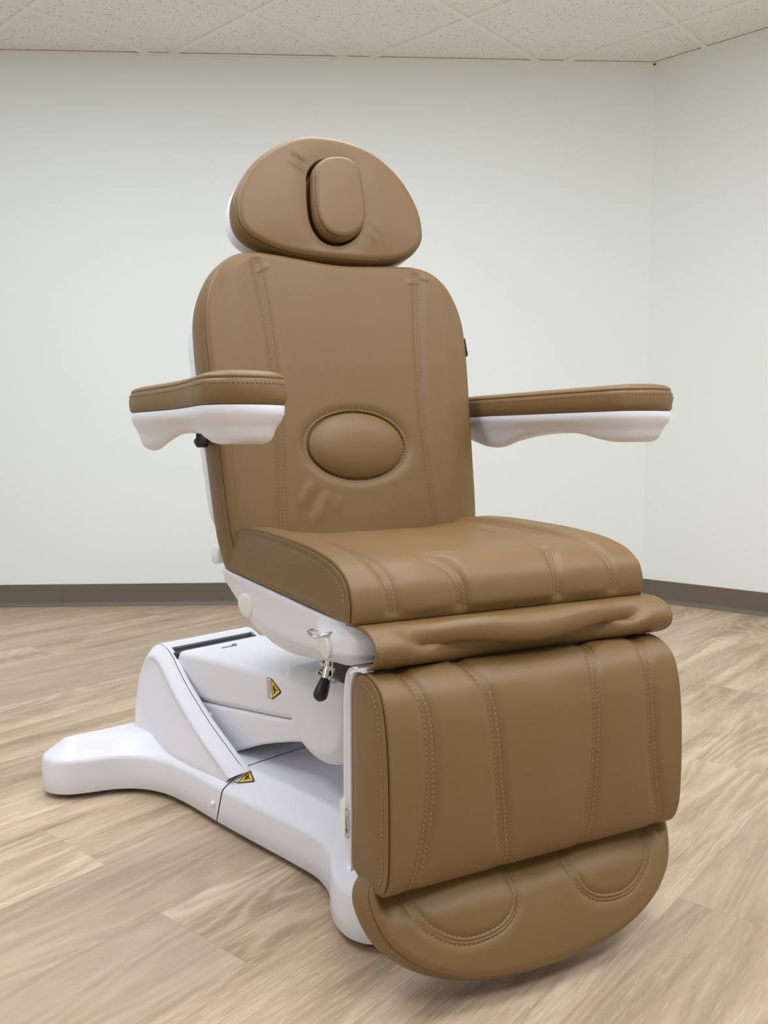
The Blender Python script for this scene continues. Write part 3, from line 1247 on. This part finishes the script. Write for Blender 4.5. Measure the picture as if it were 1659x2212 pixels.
# ------------------------------------------------------------------ foot rest
FOUT = mirror([(0, -.140), (.06, -.1375), (.12, -.129), (.17, -.113), (.212, -.090), (.244, -.058), (.259, -.022), (.261, .006), (.250, .024), (.222, .034), (.14, .040), (0, .042)])
farc = np.array([(.052, .012), (.049, -.020), (.058, -.055), (.080, -.073), (.110, -.080), (.145, -.078), (.178, -.062), (.200, -.040), (.210, -.010), (.213, .012)])
FARC = cat(farc, 120)


def foot_disp(P):
    g = seam_disp(P, FARC, .003, .009)+seam_disp(P*[-1, 1], FARC, .003, .009)
    ax = np.abs(P[:, 0])
    g += .007*np.exp(-((ax-.13)/.055)**2-((P[:, 1]+.02)/.05)**2)
    g += -.007*np.exp(-(P[:, 0]/.04)**2)*smooth_step(P[:, 1], -.10, .02)
    g += -.024*smooth_step(P[:, 1], -.045, .018)
    return g


fo2, smb, sc, FC = panel_cushion('footrest_cushion', FT, FOUT, .062, foot_disp, root, M_=560, K=130, crown=.020, crown_p=2.0, rr=.005, centre=(0, -.035), bulge=.004, side_stitch=.010)
for off in (-.0050, .0050):
    Q = seam_rows(FARC, off)
    sc(Q); sc(Q*[-1, 1])
sew(fo2, smb)
C = cat(FOUT, 240, True); N = normals2(C)
rings = []
for e, c in ((-.02, -.056), (-.007, -.0565), (-.005, -.060), (-.005, -.070), (-.010, -.0775), (-.03, -.080)):
    P = C+N*e
    rings.append(FT(P[:, 0], P[:, 1], np.full(240, c)))
mb = MB()
rings_solid(mb, rings)
fs_ = mb.build('footrest_shell', WHITE, root)

# ------------------------------------------------------------------ arm rests
ARM = np.array([(.305, -.020), (.304, -.10), (.305, -.20), (.310, -.34), (.318, -.480), (.332, -.502), (.400, -.506), (.424, -.490), (.431, -.44), (.422, -.33), (.414, -.22),
                (.416, -.12), (.421, -.05), (.418, -.005), (.400, .022), (.368, .033), (.335, .028), (.312, .008)])
AZ = .8155


def arm(sg):
    AP = ARM.copy()
    if sg > 0:
        AP[:, 1] -= .05*smooth_step(-AP[:, 1], .38, .47)
    C = cat(AP, 260, True)*[sg, 1]
    N = normals2(C)
    cen = C.mean(0)
    pm = MB()
    rings = []
    for e, z in ((-.010, AZ), (-.001, AZ+.0005), (.0015, AZ+.004), (.003, AZ+.012), (.003, AZ+.022), (.0012, AZ+.031), (-.0004, AZ+.0345), (-.0024, AZ+.0352), (-.0006, AZ+.0362), (-.002, AZ+.0395), (-.006, AZ+.0425), (-.013, AZ+.0450), (-.022, AZ+.0465), (-.030, AZ+.047)):
        P = C+N*e
        wr = 0
        if .008 < z-AZ < .032:
            ang = np.arange(260)/260
            wr = .0018*np.sin(ang*2*np.pi*9+z*300)*np.exp(-((C[:, 1]-.0)/.06)**2)
        P = P+N*(np.zeros(260)+wr)[:, None]
        rings.append(U(P[:, 0], P[:, 1], np.full(260, z)))
    rings_solid(pm, rings)
    mb = MB()
    rings = []
    wv = cat([(-.540, .764), (-.500, .757), (-.465, .750), (-.430, .7475), (-.390, .7505), (-.340, .763), (-.285, .774), (-.230, .779), (-.170, .779), (-.125, .774), (-.085, .7665), (-.045, .7615), (-.015, .7615), (.005, .765), (.020, .770)], 200)
    Cb = C-N*.028
    zb = np.interp(Cb[:, 1], wv[:, 0], wv[:, 1])
    lat = smooth_step(np.abs(Cb[:, 0]), .345, .385)          # 0 on the inner side, 1 on the outer side
    zb = zb+(.778-zb)*(Cb[:, 1] < -.19)*((1-lat) if sg < 0 else lat)
    for e, z, t in ((-.012, AZ, 0), (-.001, AZ-.0006, 0), (0, AZ-.002, 0), (-.0005, AZ-.013, 0), (-.002, AZ-.0155, 0)):
        P = C+N*e
        rings.append(U(P[:, 0], P[:, 1], np.full(260, z)))
    for t, e in ((.15, -.004), (.3, -.009), (.5, -.013), (.7, -.016), (.86, -.019), (.96, -.024), (1, -.031)):
        P = C+N*e
        z1 = AZ-.0155
        rings.append(U(P[:, 0], P[:, 1], z1+(np.minimum(zb, z1-.004)-z1)*t))
    rings_solid(mb, rings)
    a = mb.build('armrest', WHITE, root)
    a['label'] = ('left' if sg < 0 else 'right')+' arm in the photo, brown pad over white scalloped shell'
    p = pm.build('armrest_pad', LEATHER, a)
    p['label'] = 'brown leatherette pad'
    smb = MB()
    P = C+N*.0024
    pts = U(P[:, 0], P[:, 1], np.full(260, AZ+.0290))
    nr = N[:, :1]*LU+N[:, 1:]*FV
    stitches(smb, np.vstack([pts, pts[:1]]), np.vstack([nr, nr[:1]]), pitch=.0065)
    sew(p, smb)
    # pivot post and bracket
    mb = MB()
    k = .02
    rings = []
    cx, cy = (-.300, -.470) if sg < 0 else (.284, -.512)
    for r_, z in ((.009, .752), (.012, .755), (.0125, .768), (.011, .770), (.011, .80)):
        aa_ = np.linspace(0, 2*np.pi, 28, endpoint=False)
        rings.append(U(cx+r_*np.cos(aa_), cy+r_*np.sin(aa_), np.full(28, z)))
    rings_solid(mb, rings)
    tube(mb, [U(cx, cy, .764), U(cx, cy-.03, .763), U(sg*.26, -.56, .762)], .008, 10)
    tube(mb, [U(cx, cy, .788), U(sg*.350, cy-.012, .790)], .007, 10)
    mb.build('pivot_post', RUBBER, a)


arm(-1)
arm(1)

# ------------------------------------------------------------------ white base
bh = [(0, -.765), (-.20, -.772), (-.30, -.785), (-.342, -.777), (-.362, -.748), (-.360, -.712), (-.338, -.680), (-.300, -.658), (-.251, -.634), (-.214, -.598), (-.191, -.545), (-.184, -.472),
      (-.188, -.34), (-.189, -.22), (-.189, -.10), (-.193, -.035), (-.214, .020), (-.245, .058), (-.268, .098), (-.275, .135), (-.266, .166), (-.243, .188), (-.205, .200), (-.1, .196), (0, .192)]
half_out = [(-x, y) for x, y in bh]
BO = cat(mirror(half_out), 560, True)
BNn = normals2(BO)
rings = []
for e, z in ((-.010, .0125), (-.0015, .0130), (0, .0150), (-.0004, .045), (-.001, .0775), (-.0016, .0805), (-.0030, .0840), (-.0052, .0868), (-.0085, .0892)):
    P = BO+BNn*e
    rings.append(BS(P[:, 0], P[:, 1], np.full(560, z)))
mb = MB()
rings_solid(mb, rings, fill_top=False, fill_bot=False)
hb = np.array([[0, .0892], [.012, .0977], [.026, .1085], [.034, .1148], [.038, .1176], [.041, .1193], [.045, .1204], [.050, .1210], [.5, .1210]])
P, H, F = cdt_cap(BO-BNn*.0085, lambda d, P: np.interp(d, hb[:, 0], hb[:, 1]), .005)
mb.add(BS(P[:, 0], P[:, 1], H), F)
whole = mb


def cut_half(name, keep_rear, q_cut):
    o = whole.build(name, WHITE, root)
    bm = bmesh.new()
    bm.from_mesh(o.data)
    bmesh.ops.remove_doubles(bm, verts=bm.verts, dist=1e-6)
    co = Vector((BS(0, q_cut, 0)-ORG).tolist())
    no = Vector((FB-.3*ZZ).tolist()).normalized()
    bmesh.ops.bisect_plane(bm, geom=bm.verts[:]+bm.edges[:]+bm.faces[:], plane_co=co, plane_no=no, clear_outer=keep_rear, clear_inner=not keep_rear)
    bm.to_mesh(o.data)
    bm.free()
    edge_split(o, 55)
    return o


fb = cut_half('front_base_cover', False, -.3490)
rb = cut_half('rear_base_cover', True, -.3525)
# levelling pads below the feet
for p_, q_ in ((-.315, -.735), (.315, -.735), (-.23, .145), (.23, .145)):
    mb = MB()
    aa_ = np.linspace(0, 2*np.pi, 24, endpoint=False)
    rings_solid(mb, [BS(p_+r_*np.cos(aa_), q_+r_*np.sin(aa_), np.full(24, z)) for r_, z in ((.022, .0), (.024, .002), (.024, .008), (.015, .010), (.012, .03))])
    mb.build('levelling_pad', RUBBER, fb if q_ > 0 else rb)

# tower (two cheeks and a rear hood), leaning in towards the top
TW = [(-.290, .1205), (-.320, .134), (-.355, .150), (-.431, .185), (-.490, .217), (-.535, .243), (-.575, .271), (-.608, .294), (-.643, .3065), (-.675, .303), (-.702, .281), (-.717, .24), (-.719, .165), (-.708, .10), (-.705, .03), (-.365, .03), (-.350, .07), (-.325, .098), (-.302, .113)]
TC = cat(TW, 320, True)
TN = normals2(TC)


def lean(z):
    return .181-.0375*np.clip((z-.10)/.21, 0, 1.1)


def tower_pts(P, base_off, sg):
    return BS(sg*(lean(P[:, 1])+base_off), P[:, 0], P[:, 1])


def shrink(P, e):
    Q = P-TN*e
    return Q


mb = MB()
for sg in (-1, 1):
    rings = []
    for off, e in ((-.034, .004), (-.034, .001), (-.0262, 0), (-.0250, .0006), (-.0240, .002)):
        rings.append(tower_pts(shrink(TC, e), off, sg))
    rings_solid(mb, rings, fill_top=False)
    TC2 = shrink(TC, .002)
    ht = np.array([[0, -.0240], [.003, -.0215], [.006, -.019], [.022, -.0040], [.0240, -.0028], [.026, -.0030], [.030, -.0050], [.036, -.0066], [.045, -.0073], [1, -.0075]])
    P, H, F = cdt_cap(TC2, lambda d, P: np.interp(d, ht[:, 0], ht[:, 1]), .0045, cat(TW[:14]+[(-.703, -.2)], 200))
    mb.add(BS(sg*(lean(P[:, 1])+H), P[:, 0], P[:, 1]), F)
# rear hood : strip following the rear profile between the cheeks
oc = cat([(-.632, .3005), (-.642, .3055), (-.658, .3065), (-.678, .3015), (-.702, .281), (-.717, .24), (-.719, .165), (-.708, .09)], 60)
on_ = normals2(oc, False)
if on_[30] @ np.array([-1, .3]) < 0:
    on_ = -on_
ic = oc-on_*.016
strip = np.vstack([oc, ic[::-1]])
rings = []
for p_ in np.linspace(-.121, .121, 21):
    rings.append(BS(np.full(len(strip), p_), strip[:, 0], strip[:, 1]))
rings_solid(mb, rings)
tw = mb.build('tower_shell', WHITE, rb)
edge_split(tw, 45)
# black fill standing in for shade in the slot behind the lifting arm
mb = MB()
box(mb, BS(0, -.622, .284), LB*.119, FB*.030, ZZ*.010)
mb.build('slot_shade', RUBBER, rb, False)

# lifting arm


def prism(mb, prof, w0, w1, rad=.010, n=200, lo=.0, mi=0):
    C = cat(prof, n, True); N = normals2(C)
    rings = []
    for p_, e in [(-w1+rad*(1-math.cos(a))-0, rad*(1-math.sin(a))) for a in np.linspace(0, math.pi/2, 8)]+[(w1-rad*(1-math.cos(a)), rad*(1-math.sin(a))) for a in np.linspace(math.pi/2, 0, 8)]:
        P = C-N*e
        rings.append(BS(np.full(n, p_), P[:, 0], P[:, 1]))
    rings_solid(mb, rings, mi=mi)


mb = MB()
up = [(-.610, .262), (-.607, .286), (-.596, .2975), (-.55, .3045), (-.49, .309), (-.39, .313), (-.295, .316), (-.15, .322), (.0, .326), (.06, .322), (.06, .262), (-.05, .255), (-.21, .2335), (-.35, .2185), (-.50, .204), (-.600, .198), (-.609, .23)]
prism(mb, up, 0, .116, .016, 240)
la = mb.build('lift_arm', WHITE, root)
edge_split(la, 50)
mb = MB()
low = [(-.585, .1985), (-.50, .2045), (-.35, .219), (-.21, .234), (-.05, .2555), (.05, .262), (.05, .225), (-.05, .212), (-.12, .207), (-.175, .198), (-.235, .182), (-.300, .161), (-.36, .136), (-.42, .113), (-.47, .105), (-.56, .105), (-.59, .14)]
prism(mb, low, 0, .1135, .007, 240)
lc = mb.build('arm_lower_cover', WHITE, la)
edge_split(lc, 50)
mb = MB()
dr = [(-.185, .345), (-.198, .335), (-.199, .31), (-.189, .262), (-.168, .220), (-.135, .195), (-.095, .185), (-.055, .190), (-.025, .210), (-.008, .245), (-.002, .29), (.0, .335), (-.012, .346), (-.09, .348)]
C = cat(dr, 220, True); N = normals2(C)
rings = []
for p_, e in ((-.1300, .007), (-.1260, .0022), (-.120, 0), (.120, 0), (.1260, .0022), (.1300, .007)):
    P = C-N*e
    rings.append(BS(np.full(220, p_), P[:, 0], P[:, 1]))
rings_solid(mb, rings, fill_top=False, fill_bot=False)
for sg in (-1, 1):
    P, H, F = cdt_cap(C-N*.007, lambda d, P: np.interp(d, [0, .003, .015, .0170, .019, .022, 1], [.1300, .1335, .1425, .1436, .1442, .1445, .1445]), .0045)
    mb.add(BS(sg*H, P[:, 0], P[:, 1]), F)
dm = mb.build('arm_end_cover', WHITE, la)
# small latch plate on top of the arm
mb = MB()
c_ = BS(-.028, -.524, .3068)
box(mb, c_, LB*.018, FB*.0035, ZZ*.0012)
box(mb, c_+LB*.014+ZZ*.002, LB*.004, FB*.0045, ZZ*.002)
mb.build('latch_plate', GREYM, la, False)


def dome_cap(name, c, n, parent, r=.0065):
    mb = MB()
    n = n/np.linalg.norm(n)
    x = np.cross(n, ZZ); x /= np.linalg.norm(x); y = np.cross(n, x)
    a = np.linspace(0, 2*np.pi, 24, endpoint=False)
    rings = []
    for t in (-.3, 0, .3, .6, .85, .99):
        rr_ = r*math.sqrt(max(1-max(t, 0)**2, .01))
        rings.append(c+np.cos(a)[:, None]*rr_*x+np.sin(a)[:, None]*rr_*y+n*r*.7*t)
    rings_solid(mb, rings)
    return mb.build(name, WHITE2, parent)


dome_cap('screw_cap', BS(-.1135, -.471, .182), -LB, lc)
dome_cap('screw_cap', BS(-.1885, -.357, .047), -LB, rb)

# warning stickers


def sticker(parent, O, X, Y, tri_flip=False, clip=None):
    """white text block beside a yellow hazard triangle; X along the block, Y from block to triangle point"""
    mb = MB()
    n = np.cross(X, Y); n /= np.linalg.norm(n)
    pt = lambda x, y, k=0: O+X*x+Y*y+n*.0004*k
    # border (ink), white block, yellow triangle, hand pictogram, red text lines
    mb.add([pt(-.03, -.03, 0), pt(1.03, -.03, 0), pt(1.03, .36, 0), pt(-.03, .36, 0)], [(0, 1, 2, 3)], 0)
    mb.add([pt(0, 0, .5), pt(1, 0, .5), pt(1, .32, .5), pt(0, .32, .5)], [(0, 1, 2, 3)], 1)
    mb.add([pt(-.06, .33, .6), pt(1.06, .33, .6), pt(.56, 1.05, .6), pt(.44, 1.05, .6)], [(0, 1, 2, 3)], 0)
    mb.add([pt(.04, .38, 1.1), pt(.96, .38, 1.1), pt(.5, .97, 1.1)], [(0, 1, 2)], 2)
    for k in range(4):
        y = .05+.065*k
        x1 = .95 if k < 3 else .7
        mb.add([pt(.06, y, 1), pt(x1, y, 1), pt(x1, y+.03, 1), pt(.06, y+.03, 1)], [(0, 1, 2, 3)], 3 if k < 2 else 3)
    a = np.linspace(0, 2*np.pi, 14, endpoint=False)
    mb.add([pt(.46+.20*math.cos(t), .54+.085*math.sin(t)+.03*math.cos(t), 1.6) for t in a], [list(range(14))], 0)
    mb.add([pt(.40, .56, 1.7), pt(.47, .56, 1.7), pt(.52, .80, 1.7), pt(.47, .81, 1.7)], [(0, 1, 2, 3)], 0)
    mb.add([pt(.60, .56, 1.7), pt(.66, .58, 1.7), pt(.74, .48, 1.7), pt(.70, .45, 1.7)], [(0, 1, 2, 3)], 0)
    o = mb.build('warning_sticker', YELLOW, parent, False, mats=[INK, STKW, YELLOW, RED])
    o['label'] = 'yellow and white crush hazard sticker'
    return o


sticker(la, BS(-.1165, -.2700, .3045), -ZZ*.038+FB*.002, FB*.040)
XS = LB*.0245+FB*.006+ZZ*.0180
sticker(fb, BS(-.1680, -.3165, .1005)+XS, -XS, FB*.046+LB*.001)

# ------------------------------------------------------------------ swivel column, release lever, hose
mb = MB()
aa_ = np.linspace(0, 2*np.pi, 40, endpoint=False)
rings_solid(mb, [BS(.0+r_*np.cos(aa_), -.085+r_*np.sin(aa_), np.full(40, z)) for r_, z in ((.075, .335), (.075, .385), (.082, .387), (.082, .402), (.07, .405), (.07, .42))])
cl = mb.build('swivel_column', GREYM, root)
edge_split(cl, 40)
mb = MB()
box(mb, U(-.125, -.060, .398), LU*.058, FV*.065, ZZ*.020)
bx = mb.build('clamp_block', BLACK, cl, False)
mb = MB()
hp = [U(-.10, -.03, .404), U(-.13, .03, .405), U(-.16, .075, .406), U(-.15, .10, .402)]
hp = cat(np.array(hp), 90)
tube(mb, hp, .0095+.0012*np.sin(np.arange(90)*1.6), 14)
ho_ = mb.build('ribbed_hose', GREYM, cl)
mb = MB()
tube(mb, [U(-.196, -.112, .422), U(-.196, -.112, .404), U(-.197, -.110, .396)], [.007, .007, .0095], 16)
for dv in (-.022, .020):
    box(mb, U(-.192, -.108+dv, .402), LU*.009, FV*.0028, ZZ*.021)
    tube(mb, [U(-.203, -.108+dv, .388), U(-.203, -.108+dv*1.35, .388)], .0055, 14)
tube(mb, [U(-.198, -.138, .402), U(-.198, -.078, .402)], .0042, 14)
tube(mb, [U(-.199, -.138, .386), U(-.199, -.078, .386)], .0040, 14)
box(mb, U(-.188, -.108, .420), LU*.015, FV*.026, ZZ*.003)
tube(mb, [U(-.199, -.108, .398), U(-.204, -.104, .384)], .0085, 16)
lv = mb.build('release_lever', CHROME, root)
edge_split(lv, 35)
mb = MB()
g0, g1 = U(-.202, -.107, .389), U(-.222, -.096, .352)
gq = np.linspace(0, 1, 14)
pp = g0+(g1-g0)*gq[:, None]
rad = np.array([.006, .0075, .0082, .0088, .0094, .0100, .0105, .0110, .0114, .0117, .0117, .0110, .0085, .003])
tube(mb, pp, rad, 20)
mb.build('lever_grip', BLACK, lv)
# mount plate joining shell and column
mb = MB()
box(mb, U(0, -.2, .412), LU*.13, FV*.14, ZZ*.010)
mb.build('mount_plate', BLACK, root, False)
